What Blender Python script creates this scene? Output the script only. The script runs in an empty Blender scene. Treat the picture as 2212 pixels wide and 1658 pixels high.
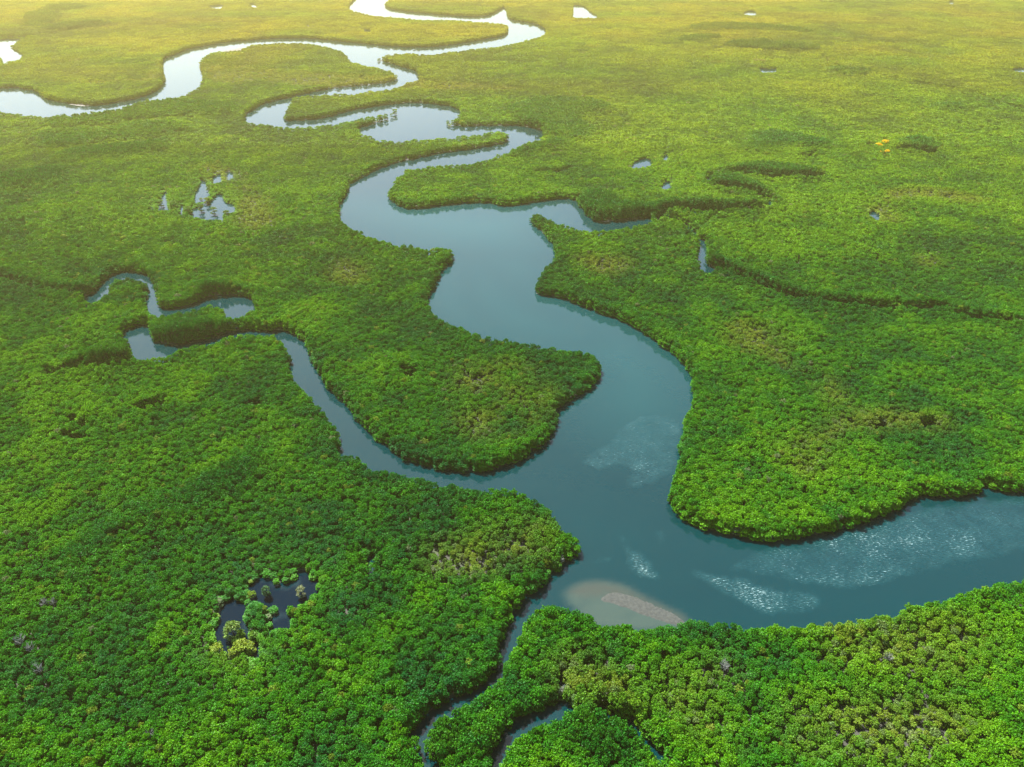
import bpy, math, random
import numpy as np
from mathutils import Vector, Matrix
from mathutils.kdtree import KDTree

random.seed(7)
rng = np.random.default_rng(7)
sc = bpy.context.scene
col = sc.collection
R = math.radians

# ------------------------------------------------------------------ camera, sky, sun, exposure
CAM_H, PITCH, HFOV = 250.0, 31.0, 65.5
cam_data = bpy.data.cameras.new('camera')
cam_data.sensor_width = 36.0
cam_data.angle = R(HFOV)
cam_data.clip_start = 1.0
cam_data.clip_end = 30000.0
cam = bpy.data.objects.new('camera', cam_data)
cam.location = (0, 0, CAM_H)
cam.rotation_euler = (R(90 - PITCH), 0, 0)
col.objects.link(cam)
sc.camera = cam

SUN_EL, SUN_AZ = 57.0, -35.0            # azimuth measured from +Y, negative = towards -X
world = bpy.data.worlds.new('World')
sc.world = world
world.use_nodes = True
wn = world.node_tree.nodes
wl = world.node_tree.links
wn.clear()
sky = wn.new('ShaderNodeTexSky')
sky.sky_type = 'NISHITA'
sky.sun_disc = False
sky.sun_elevation = R(SUN_EL)
sky.sun_rotation = R(SUN_AZ)
sky.altitude = 250
sky.air_density = 1.0
sky.dust_density = 1.2
sky.ozone_density = 1.0
bg = wn.new('ShaderNodeBackground')
bg.inputs['Strength'].default_value = 0.09
wo = wn.new('ShaderNodeOutputWorld')
wl.new(sky.outputs[0], bg.inputs['Color'])
wl.new(bg.outputs[0], wo.inputs['Surface'])

sun_data = bpy.data.lights.new('sun', 'SUN')
sun_data.energy = 5.0
sun_data.angle = R(0.53)
sun_data.color = (1.0, 0.95, 0.85)
sun = bpy.data.objects.new('sun', sun_data)
sdir = Vector((math.sin(R(SUN_AZ)) * math.cos(R(SUN_EL)), math.cos(R(SUN_AZ)) * math.cos(R(SUN_EL)), math.sin(R(SUN_EL))))
sun.rotation_euler = sdir.to_track_quat('Z', 'Y').to_euler()
sun.location = (0, 0, 600)
col.objects.link(sun)

sc.view_settings.view_transform = 'Standard'
sc.view_settings.look = 'None'
sc.view_settings.exposure = 1.9
sc.view_settings.gamma = 1.0
sc.view_settings.use_curve_mapping = False
sc.render.engine = 'CYCLES'
cy = sc.cycles
cy.use_denoising = True
cy.denoiser = 'OPENIMAGEDENOISE'
cy.denoising_input_passes = 'RGB_ALBEDO_NORMAL'
cy.max_bounces = 5
cy.diffuse_bounces = 2
cy.glossy_bounces = 2
cy.transmission_bounces = 3
cy.volume_bounces = 0
cy.transparent_max_bounces = 4
cy.caustics_reflective = False
cy.caustics_refractive = False

# ------------------------------------------------------------------ surveying: photo measurements -> ground plan
# Outlines were measured on a 6633 x 4974 grid over the photograph, in nine tiles A..I of 2211 x 1658.
GW, GH = 6633.0, 4974.0
FPX = 0.5 / math.tan(R(HFOV / 2))       # focal length in image widths
cp, sp = math.cos(R(PITCH)), math.sin(R(PITCH))
TILE = {c: ((i % 3) * 2211, (i // 3) * 1658) for i, c in enumerate('ABCDEFGHI')}


def T(s):
    """'B 10,20 30,40 E 1,2' -> global measuring points"""
    out, off = [], (0, 0)
    for w in s.split():
        if w in TILE:
            off = TILE[w]
        else:
            x, y = w.split(',')
            out.append((float(x) + off[0], float(y) + off[1]))
    return np.array(out, float)


def unproject(p, z=0.0):
    p = np.atleast_2d(np.asarray(p, float))
    u = (p[:, 0] - GW / 2) / GW
    v = (p[:, 1] - GH / 2) / GW
    # camera axes: forward (0,cp,-sp), right (1,0,0), down (0,-sp,-cp)
    dx, dy, dz = u, FPX * cp - v * sp, -FPX * sp - v * cp
    dz = np.minimum(dz, -0.03)
    t = (np.asarray(z) - CAM_H) / dz
    return np.stack([dx * t, dy * t], 1)


def project(x, y, z):
    d = y * cp - (z - CAM_H) * sp
    dn = -y * sp - (z - CAM_H) * cp
    d = np.where(d > 1, d, 1)
    return x / d * FPX * GW + GW / 2, dn / d * FPX * GW + GH / 2, d


def chaikin(p, n=2, closed=True):
    for _ in range(n):
        q = np.roll(p, -1, 0) if closed else p[1:]
        a = p if closed else p[:-1]
        m = np.stack([a * .75 + q * .25, a * .25 + q * .75], 1).reshape(-1, 2)
        p = m if closed else np.vstack([p[:1], m, p[-1:]])
    return p


def signed_area(p):
    x, y = p[:, 0], p[:, 1]
    return 0.5 * np.sum(x * np.roll(y, -1) - np.roll(x, -1) * y)


def hashn(ix, iy, seed):
    h = (ix.astype(np.int64) * 374761393 + iy.astype(np.int64) * 668265263 + seed * 1442695041) & 0xffffffff
    h = ((h ^ (h >> 13)) * 1274126177) & 0xffffffff
    return ((h ^ (h >> 16)) & 0xffff) / 65535.0


def vnoise(x, y, s, seed=0):
    x, y = np.asarray(x) / s, np.asarray(y) / s
    ix, iy = np.floor(x), np.floor(y)
    fx, fy = x - ix, y - iy
    fx, fy = fx * fx * (3 - 2 * fx), fy * fy * (3 - 2 * fy)
    a, b = hashn(ix, iy, seed), hashn(ix + 1, iy, seed)
    c, d = hashn(ix, iy + 1, seed), hashn(ix + 1, iy + 1, seed)
    return (a * (1 - fx) + b * fx) * (1 - fy) + (c * (1 - fx) + d * fx) * fy


def fbm(x, y, s, seed=0):
    return (vnoise(x, y, s, seed) + .5 * vnoise(x, y, s * .47, seed + 1) + .25 * vnoise(x, y, s * .21, seed + 2)) / 1.75


def inside(polys, X, Y):
    order = np.argsort(Y)
    xs, ys = X[order], Y[order]
    res = np.zeros(len(X), bool)
    for p in polys:
        par = np.zeros(len(X), bool)
        q = np.roll(p, -1, 0)
        for (x0, y0), (x1, y1) in zip(p, q):
            if y0 == y1:
                continue
            lo, hi = (y0, y1) if y0 < y1 else (y1, y0)
            i, j = np.searchsorted(ys, lo), np.searchsorted(ys, hi)
            if i == j:
                continue
            xi = x0 + (ys[i:j] - y0) * (x1 - x0) / (y1 - y0)
            par[i:j] ^= xs[i:j] < xi
        res |= par
    out = np.zeros(len(X), bool)
    out[order] = res
    return out


class Region:
    """a set of ground outlines; d(x,y) = distance to its edge, positive outside"""
    def __init__(self, polys, step=1.6):
        self.polys = polys
        pts = []
        for p in polys:
            q = np.roll(p, -1, 0)
            for a, b in zip(p, q):
                L = math.hypot(*(b - a))
                st = step if a[1] < 900 else step * 3
                k = max(1, int(L / st))
                for i in range(k):
                    pts.append(a + (b - a) * (i / k))
        self.kd = KDTree(len(pts))
        for i, a in enumerate(pts):
            self.kd.insert((a[0], a[1], 0), i)
        self.kd.balance()

    def d(self, X, Y):
        f = self.kd.find
        out = np.fromiter((f((x, y, 0))[2] for x, y in zip(X.tolist(), Y.tolist())), float, len(X))
        out[inside(self.polys, X, Y)] *= -1
        return out


TALL = [unproject(chaikin(T(s)), 6.0) for s in (
    "A 180,900 280,850 500,830 700,850 800,820 1000,790 1150,800 1220,830 1100,860 900,890 750,900 550,945 300,950",
    "A 350,1010 550,960 750,930 950,930 1100,890 1050,955 900,990 600,1020 400,1030",
    "A -100,1160 150,1110 350,1080 420,1110 350,1170 150,1210 -100,1260",
    "A 300,770 560,740 780,710 960,655 1250,660 1560,680 1560,730 1300,740 900,765 600,800 300,850",
    "C 420,900 520,850 640,850 800,890 1000,930 880,950 700,940 560,980 430,960",
    "C 290,292 380,265 560,262 620,285 900,305 830,325 520,318 320,310",
    "C 1400,930 1500,880 1580,900 1680,930 1640,985 1540,965 1460,990",
    "C 150,1130 250,1090 450,1065 640,1060 900,1120 900,1165 640,1165 350,1125 180,1160",
    "C 190,1150 280,1130 450,1170 600,1250 620,1300 520,1280 420,1240 200,1220",
    "C 0,1300 200,1300 520,1300 500,1350 270,1375 0,1355", "B 1540,1310 1620,1240 1750,1260 1900,1330 2211,1290 2211,1375 1900,1410 1640,1435 1570,1370",
    "C 150,1560 F 150,-20 300,60 500,130 800,240 1200,300 1600,320 1900,380 2211,430 2211,460 1900,405 1520,345 1230,350 950,320 650,265 420,175 150,80",
    "B 1050,700 1250,640 1600,640 1760,670 1700,720 1500,740 1650,830 1600,900 1300,900 1300,850 1150,780",
    "B 1320,920 1450,880 1500,930 1300,970 1180,1010 1040,1010",
    "D 560,650 700,600 870,610 890,670 830,730 700,735 580,730", "D 980,470 1100,435 1300,430 1480,455 1480,500 1300,550 1050,575 980,520",
    "D 270,200 450,190 620,215 600,250 450,270 300,230", "D 1290,190 1450,170 1640,230 1650,270 1500,250 1300,260",
    "D 1400,1400 1600,1290 1750,1330 1600,1480 1300,1600 1000,1658 G 1050,60 850,100 600,280 420,430 300,400 500,200 750,40 D 1100,1600",
    "A 160,90 300,70 420,90 330,150 200,190", "A 250,70 330,40 520,30 560,50 400,72", "A 200,190 450,150 700,140 720,165 450,190",
    "C 900,440 1100,440 1250,470 1100,495", "C 1600,680 1800,670 1850,710 1700,720", "C 0,240 200,230 200,265 0,265", "C 0,180 250,150 800,190 820,215 500,190 100,200",
    "H 520,1410 650,1300 800,1330 1000,1450 950,1600 700,1640 560,1560", "H 1500,1290 1700,1350 1900,1450 1950,1640 1600,1600 1450,1400")]
TALLR = Region(TALL, 4.0)


def shore(s, h=7.6, n=2, tall=3.2):
    """Visible outline of water -> ground outline. Where the water ends at the foot of the far bank the
    point is on the ground; where it ends behind the crowns of the near bank the point is at crown height."""
    p = chaikin(T(s) if isinstance(s, str) else s, n)
    if signed_area(p) < 0:
        p = p[::-1]
    t = np.roll(p, -1, 0) - np.roll(p, 1, 0)
    t /= np.linalg.norm(t, axis=1, keepdims=True) + 1e-9
    ny = -t[:, 0]                          # outward normal, image y down
    ny = (ny + np.roll(ny, 1) + np.roll(ny, -1)) / 3
    g = unproject(p, h)
    hh = h + tall * np.clip(.5 - TALLR.d(g[:, 0], g[:, 1] - 8) / 14, 0, 1)
    return unproject(p, hh * np.clip((ny + 0.12) / 0.3, 0, 1))


def ribbon(s, w, z=0.0):
    """polyline along the foot of the far bank -> narrow creek of width w (metres) lying in front of it"""
    p = unproject(chaikin(T(s), 2, False), z)
    t = np.gradient(p, axis=0)
    t /= np.linalg.norm(t, axis=1, keepdims=True) + 1e-9
    n = np.stack([-t[:, 1], t[:, 0]], 1)
    wv = (0.75 + .6 * vnoise(p[:, 0], p[:, 1], 14, 5))[:, None]
    a, q = n * wv * min(w, 5) / 2, p * (1 - wv * w / np.linalg.norm(p, axis=1, keepdims=True))
    return [np.vstack([p + a, (p - a)[::-1]]), np.vstack([p, q[::-1]])]


MAIN = """B 100,-70 90,0 50,35 40,55 90,75 150,90 260,105 430,118 540,130 700,125 860,140 990,150 1068,152 1080,190 1073,225 1010,245
 880,265 700,298 520,312 350,305 180,290 0,272 A 2100,262 2040,252 1900,250 1780,252 1650,262 1480,275 1330,300 1210,322 1120,360 1052,388
 1045,430 1072,500 1060,545 1010,595 900,640 760,668 600,690 520,685 445,672 330,655 265,620 240,598 180,580 90,570 0,578 -400,600
 -400,715 0,715 80,730 200,745 280,755 420,748 580,735 700,720 790,705 880,670 960,650 1040,650 1130,635 1200,605 1255,585 1310,530
 1318,500 1300,450 1293,410 1310,375 1350,345 1395,335 1480,330 1570,318 1600,295 1700,280 1850,275 2000,278 2120,300 2211,325
 B 35,350 40,385 110,415 200,430 290,445 340,465 360,490 355,520 310,535 200,550 100,560 0,568 A 2050,592 1890,630 1770,660 1690,680
 1600,740 1572,775 1600,788 1650,790 1750,805 1880,825 2000,820 2120,805 2211,788 B 90,770 200,748 300,730 345,728 352,745 330,765
 250,790 160,820 105,835 118,860 190,880 250,905 420,905 520,898 640,888 800,875 950,850 1040,845 1095,870 1105,900 1060,925 960,950
 820,972 680,990 540,1015 430,1040 330,1065 230,1100 150,1140 60,1195 40,1230 30,1275 0,1315 A 2198,1345 2190,1390 2200,1410
 B 0,1420 60,1465 130,1500 200,1530 280,1555 420,1585 560,1600 700,1605 745,1620 742,1650 E 735,15 700,60 670,75 640,120 625,160
 600,215 548,275 560,310 610,370 670,420 760,440 860,490 1000,520 1150,545 1300,570 1500,600 1640,615 1690,650 1708,720 1700,760
 1640,830 1580,895 1470,960 1420,990 1395,1000 1400,1040 1415,1070 1390,1100 1350,1140 1360,1185 1300,1235 1215,1290 1190,1330
 1100,1365 950,1400 800,1415 680,1400 560,1365 440,1330 350,1290 250,1220 170,1140 90,1050 50,975 0,935 D 2140,880 2090,800 2040,720
 2010,640 1980,570 1920,510 1850,492 1700,490 1600,486 1500,495 1420,525 1330,550 1260,565 1150,580 1060,580 1000,555 975,510 985,455
 960,450 900,455 840,475 810,510 800,560 860,600 885,650 900,680 960,660 1080,640 1180,600 1280,565 1400,545 1520,505 1620,492 1760,502
 1810,530 1850,580 1885,640 1890,690 1870,770 1920,820 2000,880 2060,950 2120,1030 2170,1080 2200,1140 2200,1190 2190,1265 2211,1262
 E 80,1265 130,1290 165,1350 230,1350 300,1360 400,1395 560,1420 620,1450 660,1460 800,1480 1000,1490 1150,1510 1250,1550 1330,1590
 1360,1640 H 1380,10 1420,40 1425,90 1480,100 1550,150 1570,220 1560,280 1470,310 1440,320 1440,350 1380,400 1310,480 1300,510 1225,530
 1210,580 1100,655 1090,740 1060,850 1045,890 1030,920 1025,1045 960,1110 860,1170 760,1210 650,1265 580,1325 520,1375 468,1440 480,1500
 510,1570 540,1620 570,1670 600,1740 690,1740 620,1650 560,1590 525,1530 520,1470 545,1410 560,1365 610,1310 700,1255 800,1200 870,1175
 960,1115 1020,1045 1075,970 1080,920 1130,850 1170,750 1190,700 1215,640 1270,590 1370,570 1400,548 1460,575 1520,600 1590,650
 1650,690 1760,695 1850,710 1950,715 2060,730 2130,720 2211,685 I 100,680 180,670 250,690 350,695 450,720 530,730 600,705 700,705
 800,710 870,695 960,695 1050,670 1180,650 1290,630 1390,645 1430,600 1530,570 1600,550 1700,530 1780,490 1900,465 2000,440 2100,430
 2170,400 2211,388 2900,230 2900,-250 F 2211,1545 2130,1540 2010,1530 1960,1500 1930,1490 1900,1545 1800,1575 1700,1575 1600,1570
 1510,1560 1470,1590 1430,1640 I 1400,0 1300,25 1200,60 1100,110 950,140 800,170 650,190 530,205 400,185 250,150 130,125 50,80 0,55
 H 2150,0 E 2145,1640 2130,1560 2130,1500 2160,1410 2190,1330 2190,1260 2211,1190 F 20,1060 50,1000 75,930 70,850 60,780 30,740 0,690
 E 2140,640 2060,580 1980,520 1870,455 1800,415 1700,390 1600,345 1500,315 1430,285 1370,270 1270,255 1235,235 1240,195 1290,130
 1300,70 1370,15 1380,0 B 1380,1640 1375,1590 1340,1560 1280,1500 1230,1440 1222,1400 1240,1380 1305,1378 1340,1410 1420,1440 1500,1465
 1580,1490 1700,1495 1750,1480 1800,1465 1900,1450 2030,1430 2000,1412 1880,1420 1780,1440 1700,1445 1640,1440 1590,1400 1550,1350
 1540,1310 1480,1290 1400,1290 1280,1310 1180,1325 1090,1340 1030,1335 950,1320 850,1318 740,1322 620,1340 500,1355 400,1355 330,1320
 290,1270 290,1235 330,1190 370,1115 420,1085 480,1085 550,1075 640,1065 780,1055 900,1035 1010,1010 1100,965 1200,930 1270,905 1315,885
 1310,865 1250,830 1150,818 1020,815 880,820 760,820 700,815 680,805 720,770 770,735 775,715 700,690 560,672 420,670 280,680 130,705
 0,735 A 2130,762 2000,780 1880,787 1835,780 1830,745 1870,680 1890,640 1940,618 2100,610 2211,604 B 60,605 180,592 280,580 380,555
 410,535 480,518 508,500 500,480 470,455 380,435 300,405 260,400 235,385 240,365 340,348 430,345 530,350 640,345 750,325 900,312
 1050,295 1180,265 1290,235 1335,210 1310,180 1250,155 1150,140 1082,125 1075,80 1060,50 1040,55 980,95 900,110 780,108 600,95 450,80
 330,65 285,45 285,20 310,0 320,-70"""
BAYOU = """D 530,288 560,268 620,235 640,195 690,150 740,122 780,108 850,108 960,125 975,160 1000,190 1020,230 1010,300 1020,330 1060,348
 1150,345 1240,325 1300,290 1400,262 1500,258 1600,265 1650,295 1640,320 1600,345 1570,375 1500,385 1450,390 1455,350 1420,315
 1300,320 1200,335 1130,350 1040,370 960,360 935,330 950,280 965,230 960,180 940,145 880,125 820,118 760,128 705,150 690,215 650,255 600,286"""
RIGHT_CREEK = "C 105,1570 135,1572 160,1610 158,1658 F 150,80 205,112 160,105 110,75 95,0 C 100,1640"
POOLS = ["A -300,255 0,268 60,265 145,265 75,290 65,315 110,340 140,355 120,375 60,400 10,410 10,370 0,365 -300,390",
         "B 1503,42 1550,42 1590,60 1610,85 1665,110 1610,118 1500,112 1508,80",
         "B 1885,1072 1935,1042 1990,1040 1992,1068 1925,1080", "B 2080,1030 2100,1010 2120,1010 2110,1028",
         "B 2080,1200 2100,1185 2130,1188 2135,1205 2090,1215",
         "C 400,85 430,76 475,80 478,98 400,100", "C 500,448 555,452 610,448 606,464 510,468", "C 1208,1380 1240,1376 1280,1400 1255,1412",
         "A 1352,44 1400,40 1452,36 1430,60 1400,58", "A 1605,30 1650,28 1668,50 1640,46", "C 1720,10 1760,12 1750,32 1730,30",
         "C 2140,450 2260,448 2260,466 2160,464", "A 1985,168 2005,168 2000,180", "B 145,198 190,200 185,208 150,208"]


def local(ox, oy, k, s):
    p = np.array([[float(a) for a in w.split(',')] for w in s.split()])
    return np.stack([ox + p[:, 0] / k, oy + p[:, 1] / k], 1)


# pools of the islet pond, measured on an enlargement
PA = [local(921, 1036, 3.0, s) for s in (
    "1110,430 1180,445 1240,450 1250,540 1320,620 1250,700 1230,760 1100,760 1010,810 1030,720 1060,600 1110,560",
    "1430,705 1550,705 1600,820 1650,880 1720,870 1780,930 1750,985 1600,1000 1540,1040 1560,1140 1440,1110 1280,1140 1200,1090 1010,1065 990,1000 1040,960 1200,880 1340,850 1380,790",
    "355,775 400,700 450,665 480,780 430,800", "165,815 190,830 220,915 180,912", "320,915 400,885 475,895 475,945 350,940",
    "715,990 780,900 790,1005 760,1025", "1375,420 1420,350 1500,315 1530,380 1460,412", "1630,310 1700,258 1765,290 1680,350")]
# dark pond at lower left, measured on an enlargement (2.4 x)
PG = [local(1290, 3593, 2.4, s) for s in (
    "740,500 900,420 1000,350 1150,370 1200,460 1460,430 1500,290 1600,270 1700,330 1800,420 1830,520 1700,570 1650,660 1530,720 1440,700 1300,760 1180,700 1020,690 820,690 730,640",
    "360,760 520,720 720,740 700,840 670,980 660,1060 740,1150 720,1250 900,1290 950,1330 960,1480 830,1600 800,1500 740,1360 580,1400 470,1480 330,1400 220,1300 260,1120 330,1000 380,880",
    "1090,960 1200,920 1340,880 1400,1040 1240,1090 1170,1080 1090,1010")]
CREEKS = [("F 150,85 300,130 420,185 520,215 650,275 800,300 950,325 1080,345 1230,355 1400,358 1520,352 1650,360 1760,385 1900,415 2050,440 2211,465 2500,500", 11),
          ("C 108,1570 60,1500 0,1455 B 2120,1432 2030,1428", 8),
          ("C 200,1225 300,1240 420,1255 520,1297 580,1325 560,1355 500,1368 400,1380 270,1388 120,1378 0,1368 B 2130,1385 2040,1428", 12),
          ("C 165,1205 150,1172 230,1135 400,1145 560,1168 700,1172 900,1168", 11),
          ("D -100,125 0,150 100,190 250,240 330,245 430,272 535,288", 7),
          ("D 895,690 830,738 720,748 600,752 480,765 300,800", 7),
          ("C 900,370 940,420 1050,470 1250,500 1500,548 1700,578 1850,602 2000,662 2100,700 2211,715 2500,760", 11),
          ("A 260,70 400,68 520,50 560,20", 22), ("A 170,95 400,100 420,125 330,175 250,195 480,185 700,160", 20),
          ("A 0,245 200,245 400,215 700,165", 22),
          ("C 540,100 700,105 780,100 830,135", 16), ("C 1110,55 1250,55", 25), ("C 1540,115 1665,118", 18),
          ("H 950,1665 1020,1590 1090,1525 1130,1440 1180,1400 1250,1350 1330,1310 1430,1285 1490,1280", 5.2),
          ("H 1660,1310 1700,1338 1780,1375 1850,1395 1900,1425 1960,1500 2040,1600 2080,1670", 4.6),
          ("H 1425,1085 1432,1130 1428,1190", 3.0),
          ("D 900,1020 980,1000 1060,975", 5), ("D 490,1090 510,1130 570,1115", 5), ("D 440,1200 500,1215 540,1195", 5),
          ("D 1620,1025 1650,1005 1700,990", 4), ("E 400,780 440,800 485,800", 6), ("H 180,300 190,390", 4.5),
          ("F 1230,1135 1320,1120", 6), ("F 1555,1125 1620,1115", 6), ("C 750,1020 800,1030 860,1005", 15), ("C 1170,955 1240,965", 14),
          ("C 1380,980 1640,1005", 14), ("C 1290,1020 1320,1055", 12), ("B 1250,1130 1400,1130 1500,1110", 9)]

# a hand-made bank is never a smooth curve: wobble every shoreline a little
def wobble(p, a=1.6):
    q = p.copy()
    q[:, 0] += a * 2 * (fbm(p[:, 0], p[:, 1], 11, 31) - .5)
    q[:, 1] += a * 2 * (fbm(p[:, 0], p[:, 1], 11, 47) - .5)
    return q


def grow(p, k):
    c = p.mean(0)
    return c + (p - c) * k


def densify(p, step=4.0):
    out = []
    q = np.roll(p, -1, 0)
    for a, b in zip(p, q):
        k = max(1, int(np.linalg.norm(b - a) / step))
        out += [a + (b - a) * (i / k) for i in range(k)]
    return np.array(out)


water_polys = [shore(MAIN, 8.2), shore(BAYOU, 9.0, 2, 1.5), shore(RIGHT_CREEK, 7.0)]
water_polys += [shore(grow(T(s), 1.4 if i in (2, 3, 4, 7) else 1.1), 4.5, 1, 0) for i, s in enumerate(POOLS)] + [shore(grow(p, 1.12 if i < 2 else 1.6), 4.5, 1, 0) for i, p in enumerate(PA)] + [shore(p, 5.5, 1, 0) for p in PG]
for s_, w_ in CREEKS:
    water_polys += ribbon(s_, w_)
water_polys = [wobble(densify(p)) for p in water_polys]
WATER = Region(water_polys)
POOLR = Region(water_polys[3:3 + len(POOLS) + len(PA) + len(PG)], 3.0)

SPARSE = [unproject(chaikin(T(s)), 4.0) for s in (
    "E 700,760 900,680 1150,700 1350,820 1380,960 1200,1180 900,1200 780,1100 760,950",
    "F 300,430 500,430 720,560 860,720 850,770 650,700 400,610 280,560", "F 880,820 960,800 1060,950 960,960",
    "F 950,1040 1200,1010 1500,1010 1720,1050 1680,1120 1400,1110 1200,1130 1050,1200 900,1300 860,1420 700,1410 650,1200 800,1130",
    "H 560,240 800,190 1050,90 1250,60 1380,250 1200,330 900,400 700,420 560,360", "E 0,20 150,60 180,170 30,190 D 2120,130",
    "I 900,650 1200,780 1800,700 2000,850 1900,1050 1500,1000 1000,980 880,850", "I 600,1250 1000,1230 1500,1200 1900,1300 1800,1550 1200,1620 700,1500",
    "H 1400,960 1700,980 2211,1100 I 300,900 350,1050 H 2211,1330 1700,1250 1450,1180", "I 0,1250 300,1230 400,1480 0,1420",
    "C 1200,1260 1450,1200 1950,1270 1940,1330 1600,1290 1380,1300 1420,1440 1300,1460 1200,1360",
    "A 1200,1080 1500,1060 1850,1420 1700,1500 1500,1460 1560,1300 1400,1180", "F 1500,-20 1660,20 1600,100 1540,60",
    "G 1330,860 1650,830 1640,960 1400,960", "E 1480,0 1900,0 1800,130 1600,110", "C 0,630 A 300,350 1000,380 1000,480 600,560 200,500")]
SPARSER = Region(SPARSE, 4.0)

# ------------------------------------------------------------------ materials
def new_mat(name):
    m = bpy.data.materials.new(name)
    m.use_nodes = True
    nt = m.node_tree
    nt.nodes.clear()
    return m, nt.nodes, nt.links


def leaf_material(name, fixed=None):
    m, n, l = new_mat(name)
    if fixed is None:
        a = n.new('ShaderNodeAttribute')
        a.attribute_type = 'INSTANCER'
        a.attribute_name = 'tint'
        base = a.outputs['Vector']
    else:
        a = n.new('ShaderNodeRGB')
        a.outputs[0].default_value = (*fixed, 1)
        base = a.outputs[0]
    v = n.new('ShaderNodeAttribute')
    v.attribute_name = 'leaf_tone'
    mul = n.new('ShaderNodeVectorMath')
    mul.operation = 'MULTIPLY'
    l.new(base, mul.inputs[0])
    l.new(v.outputs['Vector'], mul.inputs[1])
    d = n.new('ShaderNodeBsdfDiffuse')
    l.new(mul.outputs[0], d.inputs['Color'])
    warm = n.new('ShaderNodeVectorMath')
    warm.operation = 'MULTIPLY'
    warm.inputs[1].default_value = (1.55, 1.2, 0.3)
    l.new(mul.outputs[0], warm.inputs[0])
    t = n.new('ShaderNodeBsdfTranslucent')
    l.new(warm.outputs[0], t.inputs['Color'])
    mx = n.new('ShaderNodeMixShader')
    mx.inputs[0].default_value = 0.29
    l.new(d.outputs[0], mx.inputs[1])
    l.new(t.outputs[0], mx.inputs[2])
    g = n.new('ShaderNodeBsdfGlossy')
    g.inputs['Roughness'].default_value = 0.45
    mg = n.new('ShaderNodeMixShader')
    mg.inputs[0].default_value = 0.012
    l.new(mx.outputs[0], mg.inputs[1])
    l.new(g.outputs[0], mg.inputs[2])
    o = n.new('ShaderNodeOutputMaterial')
    l.new(mg.outputs[0], o.inputs['Surface'])
    return m


def noise_mat(name, c0, c1, scale, rough=.9, bump=0.0, detail=5):
    m, n, l = new_mat(name)
    tc = n.new('ShaderNodeTexCoord')
    nz = n.new('ShaderNodeTexNoise')
    nz.inputs['Scale'].default_value = scale
    nz.inputs['Detail'].default_value = detail
    l.new(tc.outputs['Object'], nz.inputs['Vector'])
    cr = n.new('ShaderNodeValToRGB')
    cr.color_ramp.elements[0].position = .35
    cr.color_ramp.elements[1].position = .65
    cr.color_ramp.elements[0].color = (*c0, 1)
    cr.color_ramp.elements[1].color = (*c1, 1)
    l.new(nz.outputs['Fac'], cr.inputs[0])
    b = n.new('ShaderNodeBsdfPrincipled')
    b.inputs['Roughness'].default_value = rough
    l.new(cr.outputs[0], b.inputs['Base Color'])
    if bump:
        bp = n.new('ShaderNodeBump')
        bp.inputs['Distance'].default_value = bump
        l.new(nz.outputs['Fac'], bp.inputs['Height'])
        l.new(bp.outputs[0], b.inputs['Normal'])
    o = n.new('ShaderNodeOutputMaterial')
    l.new(b.outputs[0], o.inputs['Surface'])
    return m


LEAF = leaf_material('mangrove leaves')
BARK = noise_mat('mangrove bark', (.012, .014, .012), (.030, .030, .026), 3.0)
DEADWOOD = noise_mat('bleached dead wood', (.10, .11, .10), (.19, .20, .18), 4.0)
MUD = noise_mat('wet mud', (.03, .027, .024), (.06, .052, .045), .6, .7, .05)
SAND = noise_mat('silty sand', (.0125, .0165, .0155), (.028, .033, .029), .8, .85, .2, 12)


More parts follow.
